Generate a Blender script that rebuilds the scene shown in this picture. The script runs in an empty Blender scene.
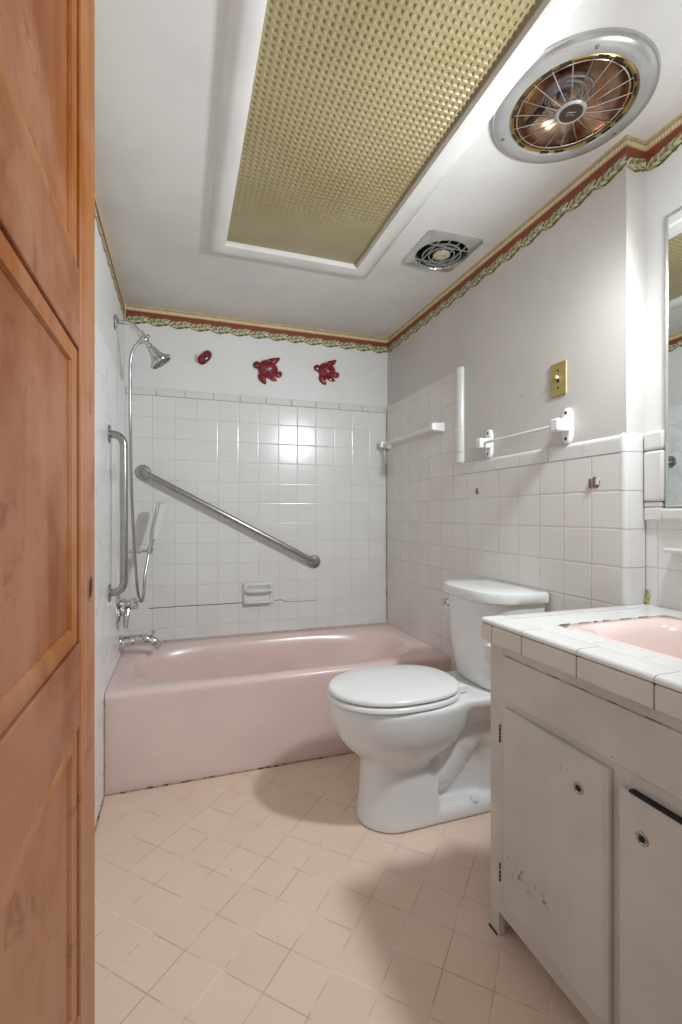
import bpy, bmesh, math, random
from math import sin, cos, pi, radians, sqrt
from mathutils import Vector, Matrix
random.seed(4)
SC = bpy.context.scene
COL = SC.collection

# ------------------------------------------------------------------ places (metres)
XL, XR, XN = -0.276, 1.244, 1.324      # left wall, tiled right wall, set-back right wall beside the vanity
YB, YS, YF = 2.740, 1.043, -0.03       # back wall, step in the right wall, doorway wall
ZC = 2.198                             # ceiling
TP = 0.115                             # wall tile pitch

# ------------------------------------------------------------------ materials
def new_mat(name):
    m = bpy.data.materials.new(name); m.use_nodes = True
    nt = m.node_tree; b = nt.nodes['Principled BSDF']
    return m, nt, b
def lin(c):
    return tuple(((v/12.92) if v <= .04045 else ((v+.055)/1.055)**2.4) for v in [x/255 for x in c]) + (1,)
def N(nt, t, **k):
    n = nt.nodes.new(t)
    for a, v in k.items(): setattr(n, a, v)
    return n
def M(nt, op, a, b=None, c=None):
    n = N(nt, 'ShaderNodeMath', operation=op)
    for i, v in enumerate((a, b, c)):
        if v is None: continue
        if isinstance(v, (int, float)): n.inputs[i].default_value = v
        else: nt.links.new(v, n.inputs[i])
    return n.outputs[0]
def smooth(nt, v, lo, hi):
    n = N(nt, 'ShaderNodeMapRange', interpolation_type='SMOOTHSTEP')
    nt.links.new(v, n.inputs[0]); n.inputs[1].default_value = lo; n.inputs[2].default_value = hi
    return n.outputs[0]
def mixc(nt, f, a, b):
    n = N(nt, 'ShaderNodeMix', data_type='RGBA')
    if isinstance(f, (int, float)): n.inputs[0].default_value = f
    else: nt.links.new(f, n.inputs[0])
    for i, v in ((6, a), (7, b)):
        if isinstance(v, tuple): n.inputs[i].default_value = v
        else: nt.links.new(v, n.inputs[i])
    return n.outputs[2]
def noise(nt, scale, detail=3, rough=.5, vec=None, dist=0):
    n = N(nt, 'ShaderNodeTexNoise'); n.inputs['Scale'].default_value = scale
    n.inputs['Detail'].default_value = detail; n.inputs['Roughness'].default_value = rough
    n.inputs['Distortion'].default_value = dist
    if vec is None: vec = N(nt, 'ShaderNodeNewGeometry').outputs['Position']
    nt.links.new(vec, n.inputs['Vector'])
    return n.outputs['Fac']
def bump(nt, b, h, strength, dist):
    n = N(nt, 'ShaderNodeBump'); n.inputs['Strength'].default_value = strength; n.inputs['Distance'].default_value = dist
    nt.links.new(h, n.inputs['Height']); nt.links.new(n.outputs[0], b.inputs['Normal'])

def plain(name, col, rough=.5, metal=0, var=.04, scale=6, spec=.5, coat=0, bumps=0):
    m, nt, b = new_mat(name)
    c = lin(col); d = tuple(max(0, x*(1-var*2.2)) for x in c[:3]) + (1,)
    f = noise(nt, scale, 4, .6)
    nt.links.new(mixc(nt, smooth(nt, f, .35, .7), c, d), b.inputs['Base Color'])
    b.inputs['Roughness'].default_value = rough; b.inputs['Metallic'].default_value = metal
    b.inputs['Specular IOR Level'].default_value = spec
    b.inputs['Coat Weight'].default_value = coat; b.inputs['Coat Roughness'].default_value = .08
    if bumps: bump(nt, b, noise(nt, 60, 2), bumps, .002)
    return m

def tile_mat(name, axes, pitch, off, tcol, gcol, gw=.0024, rough=.16, var=.05, rot=False, dirt=None, pillow=.0045, wav=.3, veins=False, bs=.3):
    m, nt, b = new_mat(name)
    pos = N(nt, 'ShaderNodeNewGeometry').outputs['Position']
    sep = N(nt, 'ShaderNodeSeparateXYZ'); nt.links.new(pos, sep.inputs[0])
    u = M(nt, 'SUBTRACT', sep.outputs['XYZ'.index(axes[0])], off[0]); v = M(nt, 'SUBTRACT', sep.outputs['XYZ'.index(axes[1])], off[1])
    if rot:
        r = sqrt(.5)
        u, v = M(nt, 'MULTIPLY', M(nt, 'SUBTRACT', u, v), r), M(nt, 'MULTIPLY', M(nt, 'ADD', u, v), r)
    us, vs = M(nt, 'DIVIDE', u, pitch[0]), M(nt, 'DIVIDE', v, pitch[1])
    fu, fv = M(nt, 'FLOOR', us), M(nt, 'FLOOR', vs)
    du = M(nt, 'MULTIPLY', M(nt, 'PINGPONG', us, .5), pitch[0]); dv = M(nt, 'MULTIPLY', M(nt, 'PINGPONG', vs, .5), pitch[1])
    d = M(nt, 'MINIMUM', du, dv)
    mask = smooth(nt, d, gw*.35, gw*.75)
    cmb = N(nt, 'ShaderNodeCombineXYZ'); nt.links.new(fu, cmb.inputs[0]); nt.links.new(fv, cmb.inputs[1])
    wn = N(nt, 'ShaderNodeTexWhiteNoise', noise_dimensions='2D'); nt.links.new(cmb.outputs[0], wn.inputs['Vector'])
    tc = lin(tcol); t2 = tuple(x*(1-var*3) for x in tc[:3])+(1,)
    col = mixc(nt, wn.outputs['Value'], tc, t2)
    if dirt:
        col = mixc(nt, M(nt, 'MULTIPLY', smooth(nt, noise(nt, 5, 5, .65), .48, .75), dirt[1]), col, lin(dirt[0]))
        if rot: col = mixc(nt, smooth(nt, noise(nt, 45, 1, .5), .80, .83), col, lin((90, 72, 62)))
    if veins:
        w = noise(nt, 2.2, 6, .6, dist=1.4)
        col = mixc(nt, M(nt, 'MULTIPLY', M(nt, 'SUBTRACT', 1, smooth(nt, M(nt, 'ABSOLUTE', M(nt, 'SUBTRACT', w, .5)), 0, .022)), .22), col, lin((150, 152, 152)))
    gc = mixc(nt, smooth(nt, noise(nt, 7, 3, .6), .4, .65), lin(gcol[0]), lin(gcol[1]))
    nt.links.new(mixc(nt, mask, gc, col), b.inputs['Base Color'])
    rr = N(nt, 'ShaderNodeMapRange'); nt.links.new(mask, rr.inputs[0]); rr.inputs[3].default_value = .85; rr.inputs[4].default_value = rough
    nt.links.new(rr.outputs[0], b.inputs['Roughness'])
    h = M(nt, 'ADD', M(nt, 'MULTIPLY', smooth(nt, d, gw*.4, gw*.5+pillow), 1.0), M(nt, 'MULTIPLY', noise(nt, 9, 2), wav))
    h = M(nt, 'ADD', h, M(nt, 'MULTIPLY', wn.outputs['Value'], .15))
    bump(nt, b, h, bs, .002)
    return m

def wood_mat(name, axis, c1, c2, rough=.42):
    m, nt, b = new_mat(name)
    pos = N(nt, 'ShaderNodeNewGeometry').outputs['Position']
    mp = N(nt, 'ShaderNodeMapping'); nt.links.new(pos, mp.inputs['Vector'])
    s = [26, 26, 26]; s['XYZ'.index(axis)] = 1.6; mp.inputs['Scale'].default_value = s
    g = noise(nt, 1.0, 6, .62, mp.outputs[0], .6)
    col = mixc(nt, smooth(nt, g, .3, .72), lin(c1), lin(c2))
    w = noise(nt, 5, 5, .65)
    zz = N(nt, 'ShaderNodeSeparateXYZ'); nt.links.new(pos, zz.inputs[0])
    worn_gloss = M(nt, 'MULTIPLY', smooth(nt, M(nt, 'SUBTRACT', w, M(nt, 'MULTIPLY', M(nt, 'SUBTRACT', zz.outputs[2], 1.1), .35)), .30, .62), .6)  # pinkish gloss painted into the colour with the wear, fading towards the top
    col = mixc(nt, worn_gloss, col, lin((178, 128, 100)))
    w2 = noise(nt, 14, 5, .7, dist=.6)
    col = mixc(nt, M(nt, 'MULTIPLY', smooth(nt, w2, .58, .68), .5), col, lin((92, 46, 22)))
    nt.links.new(col, b.inputs['Base Color'])
    b.inputs['Roughness'].default_value = rough; b.inputs['Specular IOR Level'].default_value = .14
    bump(nt, b, g, .12, .002)
    return m

def glass_mat(name, col, rough=.12):
    m, nt, b = new_mat(name)
    b.inputs['Base Color'].default_value = lin(col); b.inputs['Transmission Weight'].default_value = .75
    b.inputs['Roughness'].default_value = rough; b.inputs['IOR'].default_value = 1.45
    return m

CEIL = plain('ceiling paint', (224, 221, 216), .62, var=.05, scale=2.2)
PAINT = plain('white wall paint', (226, 225, 223), .42, var=.02, scale=3)
PAINT_R = plain('shaded white wall paint', (204, 199, 192), .42, var=.04, scale=2.5)  # same off-white as the other walls, darkened to hold this wall's shade
WHITE = plain('white glazed ceramic', (222, 220, 216), .16, var=.02, scale=8, coat=.2)
TRIMW = plain('white gloss paint', (226, 223, 218), .38, var=.04, scale=5)
PORC = plain('toilet china', (228, 228, 227), .10, var=.01, coat=.3)
SEATM = plain('seat plastic', (230, 230, 228), .22, var=.01)
TUBM = plain('pink enamel', (228, 203, 196), .26, var=.03, scale=3.5, coat=.1)
SINKM = plain('pink china', (236, 212, 205), .14, var=.02, coat=.3)
CHROME = plain('chrome', (214, 214, 214), .10, 1, var=.02)
STEEL = plain('brushed steel', (178, 176, 172), .26, 1, var=.05, scale=30)
SILVER = plain('silver lacquer', (202, 202, 199), .26, .65, var=.06, scale=12)
GOLD = plain('gold anodised metal', (190, 165, 105), .26, 1, var=.12, scale=30)
BRASS = plain('brushed brass', (188, 166, 104), .36, .55, var=.08, scale=30)
COPPER = plain('copper reflector', (188, 150, 124), .2, 1, var=.22, scale=14)
COIL = plain('heater coil', (176, 172, 176), .3, .9, var=.1)
DARK = plain('dark cavity', (26, 24, 22), .7, var=.1)
RUBBER = plain('dark stain', (60, 44, 36), .8, var=.2, scale=60)
BROKEN = plain('broken plaster', (140, 118, 96), .9, var=.3, scale=140)
RED = plain('red glaze', (150, 14, 36), .16, var=.35, scale=35, coat=.6)
REDEDGE = plain('dark red glaze', (110, 16, 34), .25, var=.3, scale=50)
IVORY = plain('ivory plastic', (222, 214, 186), .35)
HUBM = plain('beige plastic', (196, 186, 158), .4)
CABP = plain('vanity paint', (206, 199, 190), .36, var=.06, scale=4, bumps=.06)
PLASTIC = plain('white plastic', (232, 232, 230), .3)
MOSS = plain('yellow green caulk', (196, 192, 112), .7, var=.3, scale=60)
CAULKY = plain('aged caulk', (170, 160, 112), .6, var=.3, scale=40)
HOSE = plain('metal hose', (190, 190, 190), .24, 1, var=.1, scale=200)
ACRYL = plain('milky acrylic', (234, 231, 225), .3)
m, nt, b = new_mat('mirror silver'); b.inputs['Base Color'].default_value = lin((232, 236, 234)); b.inputs['Metallic'].default_value = 1; b.inputs['Roughness'].default_value = .015; MIRROR = m
# ribbed light diffuser: aged yellow acrylic with stains
m, nt, b = new_mat('yellowed acrylic')
c = mixc(nt, smooth(nt, noise(nt, 2.2, 5, .6), .35, .7), lin((162, 149, 112)), lin((149, 133, 94)))
c = mixc(nt, M(nt, 'MULTIPLY', smooth(nt, noise(nt, 6, 4, .7, dist=1), .62, .75), .25), c, lin((136, 108, 62)))
nt.links.new(c, b.inputs['Base Color']); b.inputs['Roughness'].default_value = .3
DIFF = m
m, nt, b = new_mat('yellowed acrylic ribs'); b.inputs['Base Color'].default_value = lin((232, 220, 184)); b.inputs['Roughness'].default_value = .35; DIFRIB = m
m, nt, b = new_mat('yellowed acrylic cells')
c = mixc(nt, smooth(nt, noise(nt, 2.2, 5, .6), .35, .7), lin((182, 162, 112)), lin((160, 136, 84)))
nt.links.new(c, b.inputs['Base Color']); b.inputs['Roughness'].default_value = .3
DIFCELL = m
# caulk joint with black mould specks
m, nt, b = new_mat('mouldy caulk')
c = mixc(nt, smooth(nt, noise(nt, 70, 2, .6), .60, .66), lin((206, 190, 178)), lin((46, 36, 30)))
nt.links.new(c, b.inputs['Base Color']); b.inputs['Roughness'].default_value = .7; CAULK = m
m, nt, b = new_mat('grimy floor joint')
c = mixc(nt, smooth(nt, noise(nt, 34, 6, .75), .50, .60), lin((176, 150, 128)), lin((62, 44, 36)))
nt.links.new(c, b.inputs['Base Color']); b.inputs['Roughness'].default_value = .85; GRIME = m
# border papers
B_CREAM = plain('border cream', (206, 186, 146), .5, var=.12, scale=50)
B_GOLD = plain('border gold line', (168, 132, 70), .5, var=.15, scale=50)
B_BEAD = plain('border bead', (232, 214, 170), .5)
B_RED = plain('border oxblood', (142, 62, 44), .5, var=.08, scale=40)
B_OLIVE = plain('border olive', (104, 94, 48), .55, var=.1, scale=60)
B_LEAF = plain('border leaf', (214, 212, 176), .5, var=.12, scale=80)
B_LEAF2 = plain('border leaf shade', (170, 166, 116), .5, var=.12, scale=80)

T_BACK = tile_mat('white wall tile back', 'XZ', (TP, TP), (0.431, 1.7166), (226, 225, 222), ((206, 202, 195), (190, 182, 172)), dirt=((212, 205, 196), .25), var=.012, gw=.0019, rough=.2)
T_RIGHT = tile_mat('white wall tile right', 'YZ', (TP, TP), (1.050, 1.2600), (226, 222, 217), ((204, 194, 180), (178, 162, 142)), dirt=((214, 204, 192), .3), var=.012, gw=.0018)
T_LEFT = tile_mat('white marbled tile', 'YZ', (.31, .23), (2.1, 1.26), (238, 239, 239), ((222, 222, 221), (212, 212, 210)), gw=.0016, rough=.24, veins=True, wav=.1, var=.01)
T_NEAR = tile_mat('white wall tile near', 'YZ', (TP, TP), (1.005, 1.146), (230, 229, 226), ((206, 200, 190), (190, 182, 170)), var=.008, gw=.0018)
T_FLOOR = tile_mat('pink beige floor tile', 'XY', (.1163, .1163), (.0106, 1.3839), (226, 201, 183), ((192, 160, 138), (234, 218, 204)), gw=.0024, rough=.36, var=.014, rot=True, dirt=((216, 190, 168), .4), pillow=.002, wav=.12)
T_TOP = tile_mat('counter tile', 'XY', (TP, TP), (.812, .997), (222, 221, 218), ((208, 206, 202), (188, 184, 178)), gw=.0018, rough=.16, var=.015)
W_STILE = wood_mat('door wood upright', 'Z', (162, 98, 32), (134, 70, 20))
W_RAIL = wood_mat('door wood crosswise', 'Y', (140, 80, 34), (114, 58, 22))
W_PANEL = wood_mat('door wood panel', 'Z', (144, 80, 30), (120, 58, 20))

# ------------------------------------------------------------------ mesh helpers
class MB:
    def __init__(s): s.v = []; s.f = []; s.m = []
    def add(s, vs, fs, mi=0):
        o = len(s.v); s.v += [Vector(p) for p in vs]
        for f in fs: s.f.append([i+o for i in f]); s.m.append(mi)
        return s
    def box(s, a, b, mi=0):
        (x0, y0, z0), (x1, y1, z1) = [min(p, q) for p, q in zip(a, b)], [max(p, q) for p, q in zip(a, b)]
        return s.add([(x0,y0,z0),(x1,y0,z0),(x1,y1,z0),(x0,y1,z0),(x0,y0,z1),(x1,y0,z1),(x1,y1,z1),(x0,y1,z1)],
                     [(0,3,2,1),(4,5,6,7),(0,1,5,4),(1,2,6,5),(2,3,7,6),(3,0,4,7)], mi)
    def loft(s, rings, caps=(True, True), mi=0, closed=True):
        n = len(rings[0]); vs = [p for r in rings for p in r]; fs = []
        for i in range(len(rings)-1):
            for j in range(n if closed else n-1):
                k = (j+1) % n
                fs.append((i*n+j, i*n+k, (i+1)*n+k, (i+1)*n+j))
        if caps[0]: fs.append(tuple(reversed(range(n))))
        if caps[1]: fs.append(tuple((len(rings)-1)*n+j for j in range(n)))
        return s.add(vs, fs, mi)
    def tube(s, path, r, n=14, caps=(True, True), mi=0):
        path = [Vector(p) for p in path]; L = len(path)
        rs = r if isinstance(r, (list, tuple)) else [r]*L
        rings = []; up = None
        for i, p in enumerate(path):
            t = (path[min(i+1, L-1)] - path[max(i-1, 0)]).normalized()
            if up is None: up = t.orthogonal().normalized()
            up = (up - t*up.dot(t)).normalized(); w = t.cross(up)
            rings.append([p + (up*cos(2*pi*j/n) + w*sin(2*pi*j/n))*rs[i] for j in range(n)])
        return s.loft(rings, caps, mi)
    def lathe(s, o, d, prof, n=40, caps=(True, True), mi=0):
        o = Vector(o); d = Vector(d).normalized(); a = d.orthogonal().normalized(); b = d.cross(a)
        return s.loft([[o + d*h + (a*cos(2*pi*j/n)+b*sin(2*pi*j/n))*max(r, 1e-5) for j in range(n)] for r, h in prof], caps, mi)
    def prism(s, poly, fn, t0, t1, mi=0):
        return s.loft([[fn(u, v, t0) for u, v in poly], [fn(u, v, t1) for u, v in poly]], mi=mi)
    def build(s, name, mats, parent=None, bevel=0, seg=2, angle=35, flat=False, remesh=0, smooth_it=0):
        me = bpy.data.meshes.new(name)
        c = sum(s.v, Vector())/len(s.v)
        me.from_pydata([p-c for p in s.v], [], s.f)
        if not isinstance(mats, (list, tuple)): mats = [mats]
        for m in mats: me.materials.append(m)
        for p, mi in zip(me.polygons, s.m): p.material_index = mi
        bm = bmesh.new(); bm.from_mesh(me); bmesh.ops.recalc_face_normals(bm, faces=bm.faces[:]); bm.to_mesh(me); bm.free()
        if not flat:
            for p in me.polygons: p.use_smooth = True
            me.set_sharp_from_angle(angle=radians(angle))
        o = bpy.data.objects.new(name, me); COL.objects.link(o); o.location = c
        if parent is not None:
            o.parent = parent; o.location = c - WORLD(parent)
        if remesh:
            md = o.modifiers.new('r', 'REMESH'); md.mode = 'VOXEL'; md.voxel_size = remesh; md.use_smooth_shade = True
            md = o.modifiers.new('s', 'SMOOTH'); md.factor = .5; md.iterations = smooth_it
        if bevel:
            md = o.modifiers.new('b', 'BEVEL'); md.width = bevel; md.segments = seg; md.limit_method = 'ANGLE'; md.angle_limit = radians(40)
            md.harden_normals = False
        return o
def WORLD(o):
    p = Vector(o.location)
    while o.parent: o = o.parent; p += o.location
    return p
def bx(a, b): return MB().box(a, b)
def tag(o, label, cat, group=None):
    o['label'] = label; o['category'] = cat
    if group: o['group'] = group
    return o
def struct(o): o['kind'] = 'structure'; return o
def thing(name, loc, label, cat, group=None):
    o = bpy.data.objects.new(name, None); COL.objects.link(o); o.location = loc; o.empty_display_size = .05
    return tag(o, label, cat, group)
def arc(c, a, b, t0, t1, n):
    c, a, b = Vector(c), Vector(a), Vector(b)
    return [c + a*cos(t0+(t1-t0)*i/n) + b*sin(t0+(t1-t0)*i/n) for i in range(n+1)]
def spline(pts, n=8):
    P = [Vector(p) for p in pts]; P = [P[0]*2-P[1]] + P + [P[-1]*2-P[-2]]; out = []
    for i in range(1, len(P)-2):
        for k in range(n):
            t = k/n; a, b, c, d = P[i-1:i+3]
            out.append(.5*((2*b)+(c-a)*t+(2*a-5*b+4*c-d)*t*t+(3*b-a-3*c+d)*t**3))
    return out + [P[-2]]
def boolean_cut(o, cutters):
    """cut holes into a mesh now and remove the cutters"""
    for c in cutters:
        md = o.modifiers.new('cut', 'BOOLEAN'); md.object = c; md.operation = 'DIFFERENCE'; md.solver = 'EXACT'
    dg = bpy.context.evaluated_depsgraph_get(); dg.update()
    me = bpy.data.meshes.new_from_object(o.evaluated_get(dg))
    o.modifiers.clear(); o.data = me
    for c in cutters: bpy.data.objects.remove(c, do_unlink=True)

# ================================================================== THE SETTING
floor = struct(bx((XL-.1, YF-.1, -.1), (XN+.1, YB+.1, 0)).build('floor', T_FLOOR))
wl = struct(bx((XL-.1, YF-.1, 0), (XL-.004, YB+.1, ZC)).build('wall_left', PAINT))
bx((XL-.006, 1.30, 0), (XL, YB, 1.7166+.03)).build('wall_tile', T_LEFT, wl, bevel=.003)
wb = struct(bx((XL-.1, YB+.004, 0), (XN+.1, YB+.1, ZC)).build('wall_back', PAINT))
bx((XL, YB, .30), (XR, YB+.006, 1.7166)).build('wall_tile', T_BACK, wb)
# thin cap row along the top of the tiled back wall
k = XL
while k < XR-.002:
    e = min(k+.1495, XR-.001)
    bx((k+.0008, YB-.004, 1.7182), (e-.0008, YB+.006, 1.757)).build('cap_tile', WHITE, wb, bevel=.0035)
    k = e+.0005
# hairline crack in the grout
cr = MB()
def crack(pts, w=.0018, y=YB-.0006):
    for (a, c) in zip(pts, pts[1:]):
        cr.add([(a[0], y, a[1]-w), (c[0], y, c[1]-w), (c[0], y, c[1]+w), (a[0], y, a[1]+w)], [(0, 1, 2, 3)])
crack([(-.16, .566), (.05, .567), (.2, .566), (.34, .5665)])
crack([(.52, .567), (.56, .573), (.585, .558), (.66, .556), (.78, .553)], .0012)
cr.build('grout_crack', RUBBER, wb, flat=True)

# right wall beside tub and toilet, with the step towards the vanity
wr = struct(bx((XR+.006, YS+.002, 0), (XN+.12, YB+.1, ZC)).build('wall_right', PAINT_R))
bx((XR, YS+.012, 0), (XR+.008, 1.889, 1.259)).build('wall_tile', T_RIGHT, wr)
bx((XR, 1.889, 0), (XR+.008, YB, 1.757)).build('wall_tile', T_RIGHT, wr)
# rounded corner tiles up the step, row by row
def corner_tile(z0, z1, top=False):
    r = .014; g = .0008
    prof = [(XR-.0005, YS+.0165)] + [(XR-.0005+r-r*cos(t), YS-.0005+r-r*sin(t)) for t in [pi/2*i/6 for i in range(7)]] + [(XN-.001, YS-.0005), (XN-.001, YS+.0165), (XR+.02, YS+.0165)]
    rings = [[(x, y, z0+g) for x, y in prof], [(x, y, z1-g) for x, y in prof]]
    if top:
        cx, cy = (XR+XN)/2+.01, YS+.014
        rings = [rings[0], [(x, y, z1-.008) for x, y in prof]] + [[(x+(cx-x)*q, y+(cy-y)*q, z1-.008+dz) for x, y in prof] for q, dz in ((.03, .005), (.09, .008))]
    MB().loft(rings).build('corner_tile', WHITE, wr, angle=30)
zs = [.79, .915, 1.030, 1.145, 1.260]
for a, c in zip(zs, zs[1:]): corner_tile(a, c)
corner_tile(1.260, 1.3165, True)
# bullnose cap along the wainscot
ys = [1.0905, 1.170, 1.289, 1.401, 1.512, 1.632, 1.742, 1.860, 1.951]
ys = [YS+.0175, 1.200, 1.350, 1.500, 1.650, 1.800, 1.950]
for a, c in zip(ys, ys[1:]):
    prof = [(XR+.02, 1.2605), (XR-.001, 1.2605), (XR-.002, 1.298)] + [(XR-.002+.014*(1-cos(t)), 1.300+.0145*sin(t)) for t in [pi/2*i/5 for i in range(6)]] + [(XR+.02, 1.3145)]
    MB().loft([[(x, a+.0008, z) for x, z in prof], [(x, c-.0008, z) for x, z in prof]]).build('cap_tile', WHITE, wr, angle=30)
# upright half-round trim ending the tub tile
zz = [1.316, 1.366, 1.486, 1.606, 1.718, 1.762]
for a, c in zip(zz, zz[1:]):
    prof = [(XR+.008, 1.887)] + [(XR+.002-.016*sin(t), 1.9155-.0285*cos(t)) for t in [pi*i/8 for i in range(9)]] + [(XR+.008, 1.944)]
    MB().loft([[(x, y, a+.0006) for x, y in prof], [(x, y, c-.0006) for x, y in prof]]).build('trim_tile', WHITE, wr, angle=30)
# broken patches where a fitting was torn off
def chip(y, z, w, h, seed):
    rnd = random.Random(seed)
    poly = [(cos(t)*w*(.8+.35*rnd.random()), sin(t)*h*(.8+.35*rnd.random())) for t in [2*pi*i/13 for i in range(13)]]
    mb = MB().prism(poly, lambda u, v, t: (XR-.0012+t, y+u, z+v), 0, .003)
    o = mb.build('chipped_patch', BROKEN, wr, flat=True)
    MB().box((XR-.006, y+w*.35, z-h*.9), (XR, y+w*1.02, z+h*.75)).build('torn_stub', BROKEN, o, bevel=.002)
    bx((XR-.002, y-w*.9, z-h*.4), (XR, y-w*.2, z+h*.7)).build('plaster_crumb', PAINT, o, bevel=.001)
chip(1.152, 1.174, .019, .019, 3); chip(1.771, 1.176, .011, .014, 5)
for y, z in ((1.63, 1.507), (1.50, 1.535)):
    MB().lathe((XR+.0058, y, z), (-1, 0, 0), [(.0022, 0), (.002, .0006)], 10).build('nail_hole', DARK, wr)
# aged caulk in the corner of the tub
bx((XR-.005, YB-.004, .40), (XR, YB, 1.757)).build('corner_caulk', CAULKY, wr)

wn = struct(bx((XN+.004, YF-.1, 0), (XN+.12, YS+.004, ZC)).build('wall_near', PAINT))
bx((XN, YF, .60), (XN+.008, YS-.002, 1.090)).build('wall_tile', T_NEAR, wn)
# trim tiles rising beside the mirror
def trimcol(y0, y1, z0, z1, t=.016, bev=.008, nm='trim_tile'):
    bx((XN-t, y0, z0), (XN+.01, y1, z1)).build(nm, WHITE, wn, bevel=bev, seg=3)
trimcol(.978, YS-.003, 1.262, 1.318); trimcol(.978, YS-.003, 1.112, 1.2605); trimcol(.984, YS-.003, 1.0955, 1.1105, .012, .004)
y = .984
trimcol(.984, YS-.003, 1.0555, 1.094, .012, .004)
while y > 0.1:
    trimcol(y-.150, y-.0012, 1.0555, 1.0905, .018, .007, 'cap_tile'); y -= .1505
stain = MB()
rnd = random.Random(8)
for i in range(7):
    stain.lathe((XN-.004, YS-.006-.006*rnd.random(), .811+.0055*i+rnd.random()*.003), (-.7, -.7, .2), [(.001, -.002), (.008-.0009*i, 0), (.004, .003), (.0005, .004)], 10)
stain.build('caulk_blob', MOSS, wn, remesh=.0018, smooth_it=3)

# doorway wall that the camera looks through
wf = struct(bx((XL-.1, YF-.1, 0), (-.155, YF, ZC)).build('wall_front', PAINT))
bx((.66, YF-.1, 0), (XN+.12, YF, ZC)).build('wall_panel', PAINT, wf)
bx((-.155, YF-.1, 2.06), (.66, YF, ZC)).build('wall_header', PAINT, wf)

ceil = struct(bx((XL-.1, YF-.1, ZC), (XN+.12, YB+.1, ZC+.16)).build('ceiling', CEIL))
FANC = (1.014, 1.018); VENTC = (1.057, 1.766); PX0, PX1, PY0, PY1 = .180, .755, .42, 1.993
c1 = MB().lathe((FANC[0], FANC[1], ZC-.05), (0, 0, 1), [(.160, 0), (.160, .16)], 56).build('c', CEIL)
c2 = MB().lathe((VENTC[0], VENTC[1], ZC-.05), (0, 0, 1), [(.112, 0), (.112, .14)], 40).build('c', CEIL)
c3 = bx((PX0, PY0, ZC-.05), (PX1, PY1, ZC+.06)).build('c', CEIL)
boolean_cut(ceil, [c1, c2, c3])
for p in ceil.data.polygons: p.use_smooth = False

# caulk and grime joints
tr = struct(bx((XL, YB-.006, .372), (XR, YB, .3885)).build('trim_1', CAULK))
tr = struct(bx((XL+.001, 1.9835, 0), (XR, 1.992, .004)).build('trim_2', GRIME))
tr = struct(bx((XL-.001, 1.30, 0), (XL+.004, 1.989, .004)).build('trim_3', GRIME))
tr = struct(bx((XL-.001, 1.984, .004), (XL+.003, 1.9905, .37)).build('trim_4', CAULKY))

# ------------------------------------------------------------------ wallpaper border
HB = .104
def border(idx, o, d, n, length):
    """printed paper strip: o = top start, d = run, n = into the room"""
    o, d, n = Vector(o), Vector(d), Vector(n); mb = MB(); R = .112; cnt = max(1, round(length/R)); R = length/cnt
    def P(u, v, k): return o + d*min(max(u, 0), length) - Vector((0, 0, v)) + n*(.0006+.00022*k)
    def quad(u0, u1, v0, v1, mi, k): mb.add([P(u0, v0, k), P(u1, v0, k), P(u1, v1, k), P(u0, v1, k)], [(0, 1, 2, 3)], mi)
    def blob(cu, cv, a, b, ang, mi, k, n_=12, pt=.75):
        pts = []
        for i in range(n_):
            t = 2*pi*i/n_; x, y_ = a*cos(t), b*sin(t)*(1-pt*.5*(1+cos(t))*.5)
            pts.append(P(cu+x*cos(ang)-y_*sin(ang), cv+x*sin(ang)+y_*cos(ang), k))
        mb.add(pts, [tuple(range(n_))], mi)
    quad(0, length, 0, .010, 0, 0); quad(0, length, .010, .013, 1, 0); quad(0, length, .013, .031, 0, 0); quad(0, length, .031, .034, 1, 0); quad(0, length, .034, .078, 3, 0)
    nb = int(length/.0095)
    for i in range(nb): blob((i+.5)*length/nb, .022, .0036, .0075, 0, 2, 1, 8, 0)
    for i in range(cnt):
        u = i*R
        # scalloped olive ground
        pts = [(0, .072), (0, .090), (.012, .097), (.026, .0995), (.040, .1035), (.056, .1035), (.070, .099), (.084, .094), (.096, .095), (.106, .088), (.112, .088), (.112, .066), (.098, .056), (.080, .050), (.060, .053), (.040, .058), (.020, .064)]
        mb.add([P(u+a*R/.112, c, 1) for a, c in pts], [tuple(range(len(pts)))], 4)
        # stem and leaflets of the laurel spray
        for j in range(6):
            t = j/5; cu, cv = u+(.008+.086*t)*R/.112, .088-.016*t
            blob(cu+.006, cv-.013+.003*t, .0165-.003*t, .0068, -.85+.25*t, 5 if j % 2 == 0 else 6, 2)
            blob(cu+.010, cv+.006, .0155-.003*t, .0060, .42-.3*t, 5 if j % 2 else 6, 3)
            blob(cu+.008, cv-.010, .0105, .0018, -.85+.25*t, 4, 4)
        blob(u+R*.93, .068, .017, .0062, -.35, 5, 4)
        blob(u+R*.52, .082, .05, .0022, -.19, 5, 5)
    s = struct(mb.build('trim_%d' % idx, [B_CREAM, B_GOLD, B_BEAD, B_RED, B_OLIVE, B_LEAF, B_LEAF2], flat=True))
    return s
border(5, (XL, YB+.004, ZC), (1, 0, 0), (0, -1, 0), XR+.006-XL)
border(6, (XR+.006, YB+.003, ZC), (0, -1, 0), (-1, 0, 0), YB+.003-YS-.002)
border(7, (XR+.0062, YS+.002, ZC), (1, 0, 0), (0, -1, 0), XN-XR-.0022)
border(8, (XN+.004, YS+.002, ZC), (0, -1, 0), (-1, 0, 0), YS-YF)
border(9, (XL-.004, YF, ZC), (0, 1, 0), (1, 0, 0), YB-YF)

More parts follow.
